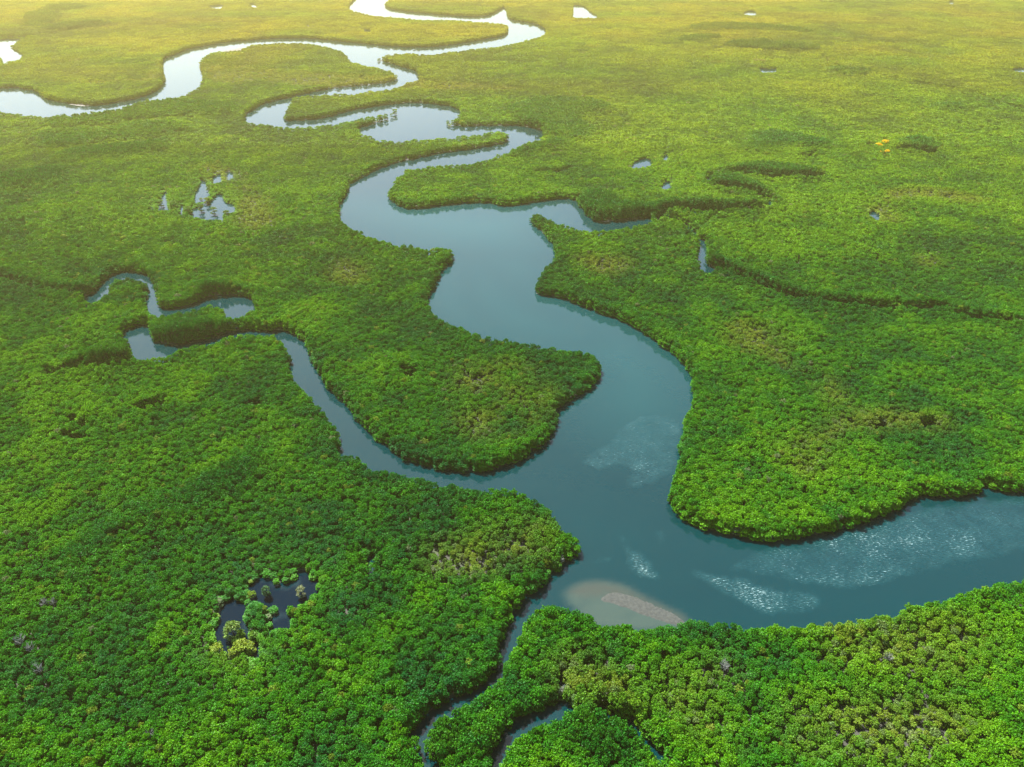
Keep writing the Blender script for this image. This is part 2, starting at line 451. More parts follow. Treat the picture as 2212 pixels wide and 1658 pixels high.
def water_material():
    m, n, l = new_mat('river water')
    geo = n.new('ShaderNodeNewGeometry')
    sh = n.new('ShaderNodeAttribute'); sh.attribute_name = 'shoal'
    ru = n.new('ShaderNodeAttribute'); ru.attribute_name = 'ruffle'
    si = n.new('ShaderNodeAttribute'); si.attribute_name = 'silt'

    def noise(scale, detail=4, rough=.55):
        z = n.new('ShaderNodeTexNoise')
        z.inputs['Scale'].default_value = scale
        z.inputs['Detail'].default_value = detail
        z.inputs['Roughness'].default_value = rough
        l.new(geo.outputs['Position'], z.inputs['Vector'])
        return z.outputs['Fac']

    def mixc(fac, c1, c2):
        x = n.new('ShaderNodeMix'); x.data_type = 'RGBA'
        for s, v in ((0, fac), (6, c1), (7, c2)):
            if isinstance(v, (tuple, list)):
                x.inputs[s].default_value = (*v, 1)
            elif isinstance(v, float):
                x.inputs[s].default_value = v
            else:
                l.new(v, x.inputs[s])
        return x.outputs[2]

    def math_(op, a, b=None, clamp=False):
        x = n.new('ShaderNodeMath'); x.operation = op; x.use_clamp = clamp
        for i, v in enumerate((a, b)):
            if v is None:
                continue
            if isinstance(v, (int, float)):
                x.inputs[i].default_value = v
            else:
                l.new(v, x.inputs[i])
        return x.outputs[0]

    # the wind does not ruffle the water evenly: broken borders, streaks
    class _R: pass
    raw = ru.outputs['Fac']
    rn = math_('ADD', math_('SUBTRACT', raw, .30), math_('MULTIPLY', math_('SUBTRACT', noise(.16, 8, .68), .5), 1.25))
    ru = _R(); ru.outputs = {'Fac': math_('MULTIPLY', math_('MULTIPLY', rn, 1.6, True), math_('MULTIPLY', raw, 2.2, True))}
    cloud = noise(.02, 3)
    deep = mixc(cloud, (.0001, .0150, .0185), (.0002, .0205, .0235))
    pe = n.new('ShaderNodeAttribute'); pe.attribute_name = 'peat'
    deep = mixc(pe.outputs['Fac'], deep, (.001, .006, .013))
    silt = mixc(si.outputs['Fac'], deep, (.005, .038, .040))
    wob = math_('SUBTRACT', noise(.09, 5), .5)
    shoal = math_('ADD', sh.outputs['Fac'], math_('MULTIPLY', math_('MULTIPLY', wob, .5), math_('MULTIPLY', sh.outputs['Fac'], 2.0)), True)
    c = mixc(shoal, silt, (.026, .043, .036))
    sy = n.new('ShaderNodeAttribute'); sy.attribute_name = 'sandy'
    c = mixc(math_('MULTIPLY', sy.outputs['Fac'], math_('ADD', .2, noise(.35, 5)), True), c, (.029, .033, .027))
    # flecks of foam in the wind-ruffled water
    st = n.new('ShaderNodeMapping'); st.inputs['Scale'].default_value = (.5, 1.5, 1); st.inputs['Rotation'].default_value = (0, 0, R(-28))
    l.new(geo.outputs['Position'], st.inputs['Vector'])
    fn = n.new('ShaderNodeTexNoise'); fn.inputs['Scale'].default_value = 1.15; fn.inputs['Detail'].default_value = 4; fn.inputs['Roughness'].default_value = .7
    l.new(st.outputs[0], fn.inputs['Vector'])
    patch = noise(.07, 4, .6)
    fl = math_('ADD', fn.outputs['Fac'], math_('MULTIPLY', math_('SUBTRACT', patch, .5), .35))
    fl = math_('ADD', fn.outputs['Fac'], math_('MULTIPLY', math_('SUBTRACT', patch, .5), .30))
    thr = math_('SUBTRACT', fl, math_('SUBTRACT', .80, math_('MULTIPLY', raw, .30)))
    c = mixc(math_('MULTIPLY', ru.outputs['Fac'], math_('MULTIPLY', math_('SUBTRACT', fl, .36), 4.2, True), True), c, (.009, .044, .048))  # sheen on the ruffled patches, painted as a lighter base colour
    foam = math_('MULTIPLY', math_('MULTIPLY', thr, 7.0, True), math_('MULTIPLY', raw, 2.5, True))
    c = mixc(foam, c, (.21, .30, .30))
    b = n.new('ShaderNodeBsdfPrincipled')
    l.new(c, b.inputs['Base Color'])
    b.inputs['IOR'].default_value = 1.33
    l.new(math_('SUBTRACT', .5, math_('MULTIPLY', pe.outputs['Fac'], .45)), b.inputs['Specular IOR Level'])
    rr = math_('ADD', .07, math_('MULTIPLY', math_('MULTIPLY', ru.outputs['Fac'], math_('MULTIPLY', math_('SUBTRACT', patch, .32), 4.0, True)), .12))
    l.new(math_('ADD', rr, math_('MULTIPLY', foam, .4), True), b.inputs['Roughness'])
    w1 = noise(.45, 4)
    w2 = fn.outputs['Fac']
    hgt = math_('ADD', math_('MULTIPLY', w1, .10), math_('MULTIPLY', w2, math_('MULTIPLY', ru.outputs['Fac'], .55)))
    bp = n.new('ShaderNodeBump')
    bp.inputs['Strength'].default_value = 1.0
    bp.inputs['Distance'].default_value = .35
    l.new(hgt, bp.inputs['Height'])
    l.new(bp.outputs[0], b.inputs['Normal'])
    o = n.new('ShaderNodeOutputMaterial')
    l.new(b.outputs[0], o.inputs['Surface'])
    return m


def ground_material():
    m, n, l = new_mat('mangrove floor')
    geo = n.new('ShaderNodeNewGeometry')
    nz = n.new('ShaderNodeTexNoise'); nz.inputs['Scale'].default_value = .12; nz.inputs['Detail'].default_value = 6
    l.new(geo.outputs['Position'], nz.inputs['Vector'])
    cr = n.new('ShaderNodeValToRGB')
    e = cr.color_ramp.elements
    e[0].position, e[0].color = .35, (.02, .022, .018, 1)
    e[1].position, e[1].color = .68, (.03, .05, .012, 1)
    x = e.new(.5); x.color = (.034, .034, .030, 1)
    l.new(nz.outputs['Fac'], cr.inputs[0])
    b = n.new('ShaderNodeBsdfPrincipled')
    b.inputs['Roughness'].default_value = .9
    l.new(cr.outputs[0], b.inputs['Base Color'])
    o = n.new('ShaderNodeOutputMaterial')
    l.new(b.outputs[0], o.inputs['Surface'])
    return m


# ------------------------------------------------------------------ ground and water sheets
def mesh_from(name, verts, faces, mats, attrs=None, smooth=False):
    me = bpy.data.meshes.new(name)
    verts = np.asarray(verts, np.float32)
    faces = np.asarray(faces, np.int32)
    k = faces.shape[1]
    me.vertices.add(len(verts))
    me.vertices.foreach_set('co', verts.ravel())
    me.loops.add(faces.size)
    me.loops.foreach_set('vertex_index', faces.ravel())
    me.polygons.add(len(faces))
    me.polygons.foreach_set('loop_start', np.arange(0, faces.size, k, dtype=np.int32))
    me.polygons.foreach_set('use_smooth', np.full(len(faces), smooth))
    for m in mats:
        me.materials.append(m)
    for nm, v in (attrs or {}).items():
        a = me.attributes.new(nm, 'FLOAT', 'POINT')
        a.data.foreach_set('value', np.asarray(v, np.float32))
    me.update(calc_edges=True)
    return me


def link(name, me, parent=None, **props):
    o = bpy.data.objects.new(name, me)
    col.objects.link(o)
    if parent is not None:
        o.parent = parent
    for k, v in props.items():
        o[k] = v
    return o


ys = [130.0]
while ys[-1] < 3600:
    ys.append(ys[-1] + max(2.2, ys[-1] * .0068))
ys = np.array([-900.0, 0.0] + ys + [4200, 5500, 7400])
NX = 330
gx = np.linspace(-1, 1, NX)
XX = gx[None, :] * (np.clip(ys, 60, 3600)[:, None] * .86 + 120)
YY = np.repeat(ys[:, None], NX, 1)
XX[:, 0], XX[:, -1] = -6000, 6000
XX[0] = XX[1] = gx * 6000
XX[-3:] = np.linspace(-6000, 6000, NX)
X, Y = XX.ravel(), YY.ravel()
idx = np.arange(len(X)).reshape(XX.shape)
quads = np.stack([idx[:-1, :-1], idx[:-1, 1:], idx[1:, 1:], idx[1:, :-1]], -1).reshape(-1, 4)
sd = WATER.d(X, Y)
gz = np.clip((sd - 1.5) * .30, -1.3, .35) + .12 * (fbm(X, Y, 9, 3) - .5)
link('ground', mesh_from('ground', np.stack([X, Y, gz], 1), quads, [ground_material()], smooth=True), kind='structure')


def soft(polys, feather):
    r = Region(polys, 2.5)
    return np.clip(.5 - r.d(X, Y) / feather, 0, 1)


near = Y < 1100
RUFFLE = [unproject(chaikin(T(s))) for s in (
    "E 1540,1350 1600,1290 1720,1210 1780,1130 1900,1040 2100,1030 2211,1080 2190,1250 2180,1330 2140,1430 1990,1500 1850,1530 1830,1450 1880,1400 1800,1340 1740,1385 1640,1390",
    "I 245,375 400,290 560,225 800,190 1100,120 1400,20 1700,-60 2700,-160 2700,200 1900,310 1650,390 1450,425 1250,490 950,500 850,485 700,470 600,440 420,395",
    "I 30,350 120,390 250,415 400,430 470,470 600,500 850,515 900,600 860,650 700,660 540,680 430,630 330,560 250,510 150,460 60,400",
    "H 1790,110 1870,220 1950,260 2000,310 2050,400 2060,450 1950,430 1870,390 1840,300 1810,210", "H 2020,130 2090,120 2120,170 2070,215 2030,190",
    "H 1590,320 1700,300 1780,265 1760,320 1660,335")]
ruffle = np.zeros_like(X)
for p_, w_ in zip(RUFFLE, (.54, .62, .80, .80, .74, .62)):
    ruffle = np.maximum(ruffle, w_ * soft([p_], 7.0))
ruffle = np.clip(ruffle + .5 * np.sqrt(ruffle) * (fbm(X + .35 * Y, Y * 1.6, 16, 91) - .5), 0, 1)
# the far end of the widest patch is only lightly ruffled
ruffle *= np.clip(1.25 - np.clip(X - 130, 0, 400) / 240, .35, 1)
SHOAL = [unproject(chaikin(T(s))) for s in (
    "H 1440,540 1490,500 1550,465 1700,455 1840,490 1940,555 2080,620 2230,690 2211,770 1700,770 1560,690",)]
shoal = soft(SHOAL, 6.0) * np.where(X > 80, 1, 1)
SILT = [unproject(chaikin(T(s))) for s in (
    "E 540,270 640,110 760,0 1000,100 1250,350 1700,500 1600,590 1100,520 700,440", 
    "E 740,0 1350,0 1250,250 1900,500 2150,750 2100,1100 1700,1000 1700,700 900,500",
    "B 0,1300 300,1320 1500,1340 1300,1600 1380,1658 700,1658 200,1500", )]
silt = soft(SILT, 110.0)
sandy = soft([unproject(chaikin(T(s))) for s in (
    "H 1470,515 1550,468 1700,460 1840,498 1960,556 2100,622 2230,684 2211,730 2060,640 1900,575 1740,540 1640,550 1540,548",)], 5.0)
peat = np.clip(1.5 * soft([unproject(grow(p, 1.35), 4.0) for p in PG], 8.0), 0, 1)
wz = np.zeros_like(X)
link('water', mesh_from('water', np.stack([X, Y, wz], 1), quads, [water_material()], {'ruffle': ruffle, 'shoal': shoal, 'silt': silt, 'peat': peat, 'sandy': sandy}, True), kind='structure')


def bank(name, s, height, mat, step=.8):
    p = unproject(chaikin(T(s), 2))
    reg = Region([p], 1.0)
    x0, y0 = p.min(0) - 2
    x1, y1 = p.max(0) + 2
    nx, ny = int((x1 - x0) / step) + 1, int((y1 - y0) / step) + 1
    gx_, gy_ = np.meshgrid(np.linspace(x0, x1, nx), np.linspace(y0, y1, ny))
    x, y = gx_.ravel(), gy_.ravel()
    d = -reg.d(x, y) + .7 + 1.2 * (fbm(x, y, 5, 8) - .5)
    z = np.where(d > 0, height * (1 - np.exp(-np.maximum(d, 0) / 2.5)), d * .25) + .12 * (fbm(x, y, 2.2, 9) - .5)
    ii = np.arange(len(x)).reshape(gx_.shape)
    q = np.stack([ii[:-1, :-1], ii[:-1, 1:], ii[1:, 1:], ii[1:, :-1]], -1).reshape(-1, 4)
    q = q[(d[q] > -1.6).any(1)]
    return link(name, mesh_from(name, np.stack([x, y, z], 1), q, [mat], smooth=True), kind='structure')


bank('sandbar', "H 1685,562 1740,528 1830,540 1900,556 1960,584 2060,625 2140,664 2230,715 2200,745 2100,712 2000,684 1900,645 1830,613 1760,588 1700,582", .32, SAND)
bank('mudbank', "A 1400,346 1450,332 1520,322 1575,312 1600,330 1620,348 1500,350", .6, MUD, 3.0)
bank('mudbank', "A 435,660 500,662 560,672 590,690 520,690 440,678", .6, MUD, 3.0)

# ------------------------------------------------------------------ mangrove trees
def leaves(rs, cen, rad, count, size, up=.35, squash=.75, shell=.55):
    """leaf-clump quads spread through a lobe"""
    d = rs.normal(size=(count, 3))
    d[:, 2] = np.abs(d[:, 2]) * .9 - .25 * rs.random(count)
    d /= np.linalg.norm(d, axis=1, keepdims=True)
    r = rad * (shell + (1 - shell) * rs.random(count))[:, None]
    p = np.asarray(cen) + d * r * np.array([1, 1, squash])
    nrm = d * .8 + rs.normal(size=(count, 3)) * .45 + np.array([0, 0, up])
    nrm /= np.linalg.norm(nrm, axis=1, keepdims=True)
    t = np.cross(nrm, rs.normal(size=(count, 3)))
    t /= np.linalg.norm(t, axis=1, keepdims=True) + 1e-9
    b = np.cross(nrm, t)
    sz = size * (.6 + .8 * rs.random(count))[:, None]
    t, b = t * sz, b * sz * .62
    # a pointed leaf-spray outline: two triangles sharing the mid rib, slightly folded
    return np.stack([p - t, p - b * .9 + nrm * sz * .12, p + t, p + b * .9 + nrm * sz * .12], 1)


def crown_quads(rs, height=7.0, radius=2.6, lobes=15, per=30, size=.42, low=.9, dome=1.0, lobe=.30):
    out = []
    base = height * .52
    for i in range(lobes):
        f = (i + .5) / lobes
        ang = i * 2.39996 + rs.random() * .9
        rr = radius * .86 * math.sqrt(f) * (.85 + .3 * rs.random())
        zz = base + (height - base - .6) * (1 - dome * f ** 1.5) + rs.normal() * .34
        out.append(leaves(rs, (rr * math.cos(ang), rr * math.sin(ang), zz), radius * lobe * (.75 + .6 * rs.random()), per, size))
    k = max(8, int(lobes * .85))
    for i in range(k):                     # skirt of lower branches
        ang = i * 2.39996 + rs.random() * .6
        rr = radius * (.6 + .24 * rs.random())
        zz = low + (base - low) * ((i * .618) % 1.0)
        out.append(leaves(rs, (rr * math.cos(ang), rr * math.sin(ang), zz), radius * lobe * 1.35, int(per * .7), size * 1.2))
    return np.concatenate(out)


def tube(pts, radii, sides=5):
    v, f = [], []
    pts = [Vector(p) for p in pts]
    for i, p in enumerate(pts):
        d = (pts[min(i + 1, len(pts) - 1)] - pts[max(i - 1, 0)]).normalized()
        a = d.orthogonal().normalized()
        b = d.cross(a)
        for s in range(sides):
            w = 6.2832 * s / sides
            v.append(p + (a * math.cos(w) + b * math.sin(w)) * radii[i])
    for i in range(len(pts) - 1):
        for s in range(sides):
            f.append((i * sides + s, i * sides + (s + 1) % sides, (i + 1) * sides + (s + 1) % sides, (i + 1) * sides + s))
    return v, f


def join(parts):
    V, F, k = [], [], 0
    for v, f in parts:
        V += list(v)
        F += [tuple(i + k for i in q) for q in f]
        k += len(v)
    return V, F


def trunk_parts(rs, height=7.0, radius=2.6):
    parts = [tube([(0, 0, -.6), (.1, .05, height * .3), (rs.normal() * .2, rs.normal() * .2, height * .6)], [.2, .15, .09])]
    for i in range(5):
        a = 6.283 * (i + rs.random() * .5) / 5
        r = radius * (.5 + .25 * rs.random())
        h0 = height * (.25 + .2 * rs.random())
        parts.append(tube([(.05, .03, h0), (r * .5 * math.cos(a), r * .5 * math.sin(a), h0 + 1.1), (r * math.cos(a), r * math.sin(a), height * .68)], [.10, .07, .035], 4))
    return parts


def root_parts(rs, n=9, spread=1.5):
    parts = []
    for i in range(n):
        a = 6.283 * (i + rs.random() * .6) / n
        r = spread * (.55 + .6 * rs.random())
        c, s = math.cos(a), math.sin(a)
        parts.append(tube([(.08 * c, .08 * s, 1.5 + rs.random() * .6), (r * .6 * c, r * .6 * s, 1.2), (r * c, r * s, -.9)], [.06, .05, .04], 4))
    return parts


def leaf_mesh(name, q, mat, rs, extra=None, sat=.28):
    n = len(q)
    v = q.reshape(-1, 3)
    f = np.arange(4 * n).reshape(n, 4)
    tone = np.clip(1 + rs.normal(size=n) * sat, .45, 1.7)
    col_ = np.stack([tone * (1 + rs.normal(size=n) * .10), tone, tone * (1 + rs.normal(size=n) * .15)], 1)
    mats = [mat]
    nf = n
    if extra:
        ev, ef = extra
        f = np.vstack([f, np.array(ef) + len(v)])
        v = np.vstack([v, np.array([tuple(a) for a in ev])])
        mats.append(BARK)
    me = mesh_from(name, v, f, mats)
    a = me.attributes.new('leaf_tone', 'FLOAT_VECTOR', 'FACE')
    full = np.ones((len(f), 3), np.float32)
    full[:nf] = col_
    a.data.foreach_set('vector', full.ravel())
    if extra:
        mi = np.zeros(len(f), np.int32)
        mi[nf:] = 1
        me.polygons.foreach_set('material_index', mi)
    return me


# kinds of single tree (crown and trunk meshes, used by the individual trees) and the same joined for the forest mass
KINDS = []
for k in range(8):
    rs = np.random.default_rng(100 + k)
    h = 6.3 + .4 * rs.normal()
    r = 2.5 + .3 * rs.normal()
    q = crown_quads(rs, h, r, 26 + k % 4 * 3, 18, .30 + .03 * (k % 3), dome=.2 + .35 * rs.random(), lobe=.22)
    KINDS.append((leaf_mesh('crown', q, LEAF, rs), *[mesh_from(nm, [tuple(a) for a in V], F, [BARK]) for nm, (V, F) in
                  (('trunk', join(trunk_parts(rs, h, r))), ('prop_roots', join(root_parts(rs))))], q, h, r))
protos = bpy.data.collections.new('forest tree shapes')
NEAR_K = 8
for k in range(8):
    rs = np.random.default_rng(200 + k)
    me = leaf_mesh('forest_tree', KINDS[k][3], LEAF, rs, join(trunk_parts(rs, 7, 2.5)))
    protos.objects.link(bpy.data.objects.new('a_tree_%02d' % k, me))
MID_K = 5
for k in range(MID_K):
    rs = np.random.default_rng(300 + k)
    q = crown_quads(rs, 6.3, 2.6, 14, 11, .55, dome=.5, lobe=.3)
    protos.objects.link(bpy.data.objects.new('b_tree_%02d' % k, leaf_mesh('forest_tree_mid', q, LEAF, rs)))
FAR_K = 5
for k in range(FAR_K):
    rs = np.random.default_rng(400 + k)
    qs = []
    for i in range(-3, 4):
        for j in range(-3, 4):
            x, y = (i + rs.normal() * .28) * 4.3, (j + rs.normal() * .28) * 4.3
            if math.hypot(x, y) > 13.5:
                continue
            s = .85 + .35 * rs.random()
            c = crown_quads(rs, 6.3 * s, 2.8 * s, 6, 8, .9, dome=.6, lobe=.36)
            qs.append(c + np.array([x, y, 0]))
    protos.objects.link(bpy.data.objects.new('c_stand_%02d' % k, leaf_mesh('forest_stand', np.concatenate(qs), LEAF, rs, sat=.32)))

BRIGHT, MIDG, DARKG, OLIVE, GREYG = map(np.array, ((.092, .255, .001), (.030, .168, .002), (.006, .092, .013), (.135, .200, .016), (.11, .150, .07)))


def grid(spacing, y0, y1, jit=.42):
    pts = []
    row = 0
    y = y0
    while y < y1:
        w = .643 * (y * cp + CAM_H * sp) * 1.14 + 45
        n = int(2 * w / spacing)
        x = (np.arange(n) - n / 2 + (row % 2) * .5) * spacing
        pts.append(np.stack([x, np.full(n, y)], 1))
        y += spacing * .88
        row += 1
    p = np.concatenate(pts)
    return p + rng.uniform(-jit, jit, p.shape) * spacing


def describe(P, d):
    """canopy height factor, tint, keep mask from the stand the tree grows in"""
    x, y = P[:, 0], P[:, 1]
    n = len(P)
    tall = np.clip(.5 - TALLR.d(x, y) / 22 + 1.05 * (fbm(x, y, 34, 88) - .5), 0, 1)
    sparse = np.clip(.5 - SPARSER.d(x, y) / 22, 0, 1) * np.clip(fbm(x, y, 26, 77) * 2.6 - .5, 0, 1)
    edge = np.clip(1 - d / 16, 0, 1)
    big = fbm(x, y, 70, 11)
    wide = fbm(x, y, 260, 55)
    small = fbm(x, y, 17, 21)
    rnd = rng.random(n)
    h = .86 + .25 * (big - .5) + .30 * (small - .5) + .27 * edge + .80 * tall - .26 * sparse * (1 - edge) + rng.normal(size=n) * .10
    h *= .56 + .44 * np.clip((POOLR.d(x, y) - 2) / 20, 0, 1)      # scrub round the pools stays low
    t = np.clip(.50 + 1.1 * (small - .5) + .8 * (big - .5) + .9 * (wide - .5) + .38 * (rnd - .5), 0, 1)[:, None]
    tint = np.where(t < .5, DARKG + (MIDG - DARKG) * t * 2, MIDG + (BRIGHT - MIDG) * (t - .5) * 2)
    ol = np.clip(sparse * (.55 + .7 * rng.random(n)) + (rng.random(n) < .012) * .7, 0, 1)[:, None]
    tint = tint * (1 - ol) + OLIVE * ol
    gr = ((rng.random(n) < .003) * .9 + (sparse > .4) * (rng.random(n) < .10) * .5)[:, None]
    tint = tint * (1 - gr) + GREYG * gr
    # warm haze glow painted into the leaf tint, growing towards the far side
    far_glow = np.clip((y - 500) / 2200, 0, .62)[:, None] * (.6 + .8 * vnoise(x, y, 120, 66))[:, None]
    tint = tint * (1 - far_glow) + np.array((.255, .235, .004)) * (.55 + .7 * t) * far_glow
    tk = (np.where(y < 1000, .72, .5) * tall)[:, None]
    tint = tint * (1 - tk) + DARKG * 1.1 * tk
    keep = (rng.random(n) > .02 + .30 * sparse) & (small > .12)
    return h, tint, keep, sparse, ol[:, 0], gr[:, 0], t[:, 0], tall


sets = []
# near: every tree is its own instance
P = grid(2.35, 148, 800)
P = P[rng.random(len(P)) > np.clip((P[:, 1] - 520) / 280, 0, 1)]
d = WATER.d(P[:, 0], P[:, 1])
LOWP, LOWD = P[(d > .5) & (d < 2.6)], d[(d > .5) & (d < 2.6)]
P, d = P[d > 1.7], d[d > 1.7]
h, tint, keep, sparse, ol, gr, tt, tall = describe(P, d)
P, h, tint, d, ol, gr, tt, tall = [a[keep] for a in (P, h, tint, d, ol, gr, tt, tall)]
sxy = (.57 + .26 * rng.random(len(P))) * np.clip(h, .75, 1.25) ** .7
near_set = dict(P=P, h=h, tint=tint, s=sxy, k=rng.integers(0, NEAR_K, len(P)), rz=rng.random(len(P)) * 6.283, ol=ol, gr=gr, tt=tt, tall=tall)

# low growth that hangs over the water's edge
lh, lt, *_ = describe(LOWP, LOWD)
m_ = rng.random(len(LOWP)) < .9
sets.append(dict(P=LOWP[m_], h=lh[m_] * (.45 + .35 * rng.random(m_.sum())), tint=lt[m_], s=.62 + .2 * rng.random(m_.sum()), k=rng.integers(0, NEAR_K, m_.sum()), rz=rng.random(m_.sum()) * 6.283))
# middle distance and all far banks
P = np.concatenate([grid(3.6, 500, 960), grid(4.9, 960, 3100)])
P = P[rng.random(len(P)) < np.clip((P[:, 1] - 520) / 240, 0, 1)]
pre = (P[:, 1] < 1500)
d = WATER.d(P[:, 0], P[:, 1])
ok = (d > 1.8) & (pre | (d < 24))
lo = (d > .6) & (d < 3.2)
LOWP, LOWD = P[lo], d[lo]
lh, lt, *_ = describe(LOWP, LOWD)
nl = len(LOWP)
sets.append(dict(P=LOWP, h=lh * (.45 + .3 * rng.random(nl)), tint=lt, s=.7 + .3 * rng.random(nl), k=NEAR_K + rng.integers(0, MID_K, nl), rz=rng.random(nl) * 6.283))
P, d = P[ok], d[ok]
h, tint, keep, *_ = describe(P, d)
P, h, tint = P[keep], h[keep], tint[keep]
sxy = np.where(P[:, 1] < 960, .82, 1.12) * (.95 + .3 * rng.random(len(P))) * np.clip(h, .75, 1.25) ** .7
sets.append(dict(P=P, h=h, tint=tint, s=sxy, k=NEAR_K + rng.integers(0, MID_K, len(P)), rz=rng.random(len(P)) * 6.283))
# far: stands of trees
P = grid(19.0, 1500, 3900, .3)
d = WATER.d(P[:, 0], P[:, 1])
P, d = P[d > 14], d[d > 14]
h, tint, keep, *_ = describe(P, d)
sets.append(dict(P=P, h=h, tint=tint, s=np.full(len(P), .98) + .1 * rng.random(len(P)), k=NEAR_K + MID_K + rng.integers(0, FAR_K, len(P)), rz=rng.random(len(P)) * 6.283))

# ------------------------------------------------------------------ individual trees
def ground_at(s):
    return unproject(T(s), 4.0)[0]


FOREST_GROUP = 'mangrove trees of the front rows'


def single_tree(name, label, xy, scale, tint, kind, rz, group=None, z=.1, hz=None, mats=None, cat='tree', roots=False):
    e = bpy.data.objects.new(name, None)
    e.empty_display_size = .5
    e.location = (xy[0], xy[1], z)
    e.rotation_euler = (0, 0, rz)
    e.scale = (scale, scale, hz if hz else scale)
    e['label'] = label
    e['category'] = cat
    if group:
        e['group'] = group
    col.objects.link(e)
    cm, tm, rm = KINDS[kind][:3]
    c = link('crown', cm, e)
    c['tint'] = [float(a) for a in tint]
    link('trunk', tm, e)
    if roots:
        link('prop_roots', rm, e)
    return e


N = near_set
gxp, gyp, gd = project(N['P'][:, 0], N['P'][:, 1], 5.0 * N['h'])
infr = (gxp > 0) & (gxp < GW) & (gyp < GH) & (gyp > 0)
order = np.where(infr)[0]
order = order[np.argsort(-gyp[order])]
chosen = order[:262]
is_single = np.zeros(len(N['P']), bool)
is_single[chosen] = True


def tone_word(i):
    if N['gr'][i] > .4:
        return 'greyish', 'sparse greyish-leaved'
    if N['ol'][i] > .45:
        return 'olive', 'dull olive-leaved'
    if N['tall'][i] > .5:
        return 'tall', 'tall dark-leaved'
    return ('bright', 'bright yellow-green') if N['tt'][i] > .5 else ('dark', 'deep green')


def ordinal(k):
    return f"{k}{'th' if 10 <= k % 100 <= 20 else {1: 'st', 2: 'nd', 3: 'rd'}.get(k % 10, 'th')}"


# rows run along the bottom edge; each stretch between landmarks is counted from its landmark
SEG = [(0, 450, 'from the lower left corner', 0), (450, 905, 'left of the narrow creek', 1), (905, 1060, 'right of the narrow creek', 0),
       (1060, 1425, 'right of the glinting ditch', 0), (1425, 1840, 'right of the dark gap', 0), (1840, 2213, 'from the lower right corner', 1)]
vrow = gyp[chosen]
rank = np.zeros(len(chosen), int)
rank[np.argsort(-vrow)] = np.arange(len(chosen))
row = rank * 3 // len(chosen)
ROWN = ('lowest row', 'second row up', 'third row up')
for si_, (x0, x1, ref, rev) in enumerate(SEG):
    for r_ in range(3):
        m = [i for j, i in enumerate(chosen) if row[j] == r_ and x0 <= gxp[i] / 3.0 < x1]
        m.sort(key=lambda i: -gxp[i] if rev else gxp[i])
        for k_, i in enumerate(m):
            tw, tl = tone_word(i)
            single_tree('mangrove_tree', f'{tl} mangrove, {ordinal(k_ + 1)} {ref}, {ROWN[r_]}', N['P'][i], float(N['s'][i]), N['tint'][i],
                        int(N['k'][i]), float(N['rz'][i]), 'mangroves of the front rows along the bottom edge', hz=float(N['h'][i]))
keepm = ~is_single

# trees one can tell apart: islets of the ponds, bleached trees, the yellow-flowering trees
PICK = []


def islet(name, lab, xy_g, width, tint, kind, hmul=1.0, **kw):
    xy = unproject(np.array([xy_g]), 3.5)[0]
    s = width / 6.6
    PICK.append((xy, width * .5))
    return single_tree(name, lab, xy, s, tint, kind, random.random() * 6, hz=s * hmul, roots=True, **kw)


def gp(cx, cy):
    return (1290 + cx / 2.4, 3593 + cy / 2.4)


ISG = 'islet trees standing in the dark pond'
islet('mangrove_tree', 'blue-green dome of a tree alone in the dark pond, left of the paler one', gp(1035, 560), 6.2, (.05, .12, .045), 1, .95, group=ISG)
islet('mangrove_tree', 'pale grey-green tree alone at the right side of the dark pond', gp(1580, 575), 6.0, (.14, .17, .085), 3, .9, group=ISG)
islet('mangrove_tree', 'small bright bush beside the left shore of the dark pond, above its neck', gp(805, 575), 4.0, (.10, .18, .01), 5, .75, group=ISG)
islet('mangrove_tree', 'broad tufted tree standing in the lower arm of the dark pond', gp(520, 1190), 7.6, (.09, .16, .03), 2, .95, group=ISG)
islet('mangrove_tree', 'small tree touching the broad tufted tree on its right side', gp(640, 1200), 4.2, (.08, .17, .008), 6, .8, group=ISG)
islet('mangrove_tree', 'small tree just below the broad tufted tree in the pond', gp(560, 1300), 4.2, (.07, .16, .012), 4, .75, group=ISG)
islet('mangrove_tree', 'tiny bush near the lower left shore of the dark pond', gp(290, 1320), 2.6, (.07, .16, .012), 0, .8, group=ISG)
islet('mangrove_tree', 'seedling tuft, smallest green spot in the lower arm of the pond', gp(430, 1378), 1.6, (.05, .13, .02), 7, .8, group=ISG)
islet('mangrove_tree', 'rounded bush between the lower arm and the land bridge of the pond', gp(830, 1250), 6.4, (.07, .16, .012), 1, .75, group=ISG)
PALE = 'pale olive trees below the dark pond'
for cx, cy, w, kd, lab in ((660, 1440, 7.2, 2, 'large pale olive crown on the point below the dark pond'),
                           (760, 1430, 6.0, 5, 'pale olive crown on the right of the point below the dark pond'),
                           (260, 1450, 6.4, 0, 'pale olive crown at the lower left end of the dark pond'),
                           (530, 1520, 6.0, 3, 'pale olive crown between the two olive groups below the pond')):
    islet('mangrove_tree', lab, gp(cx, cy), w, OLIVE * 1.05, kd, .8, group=PALE)


def ap(cx, cy):
    return (921 + cx / 3.0, 1036 + cy / 3.0)


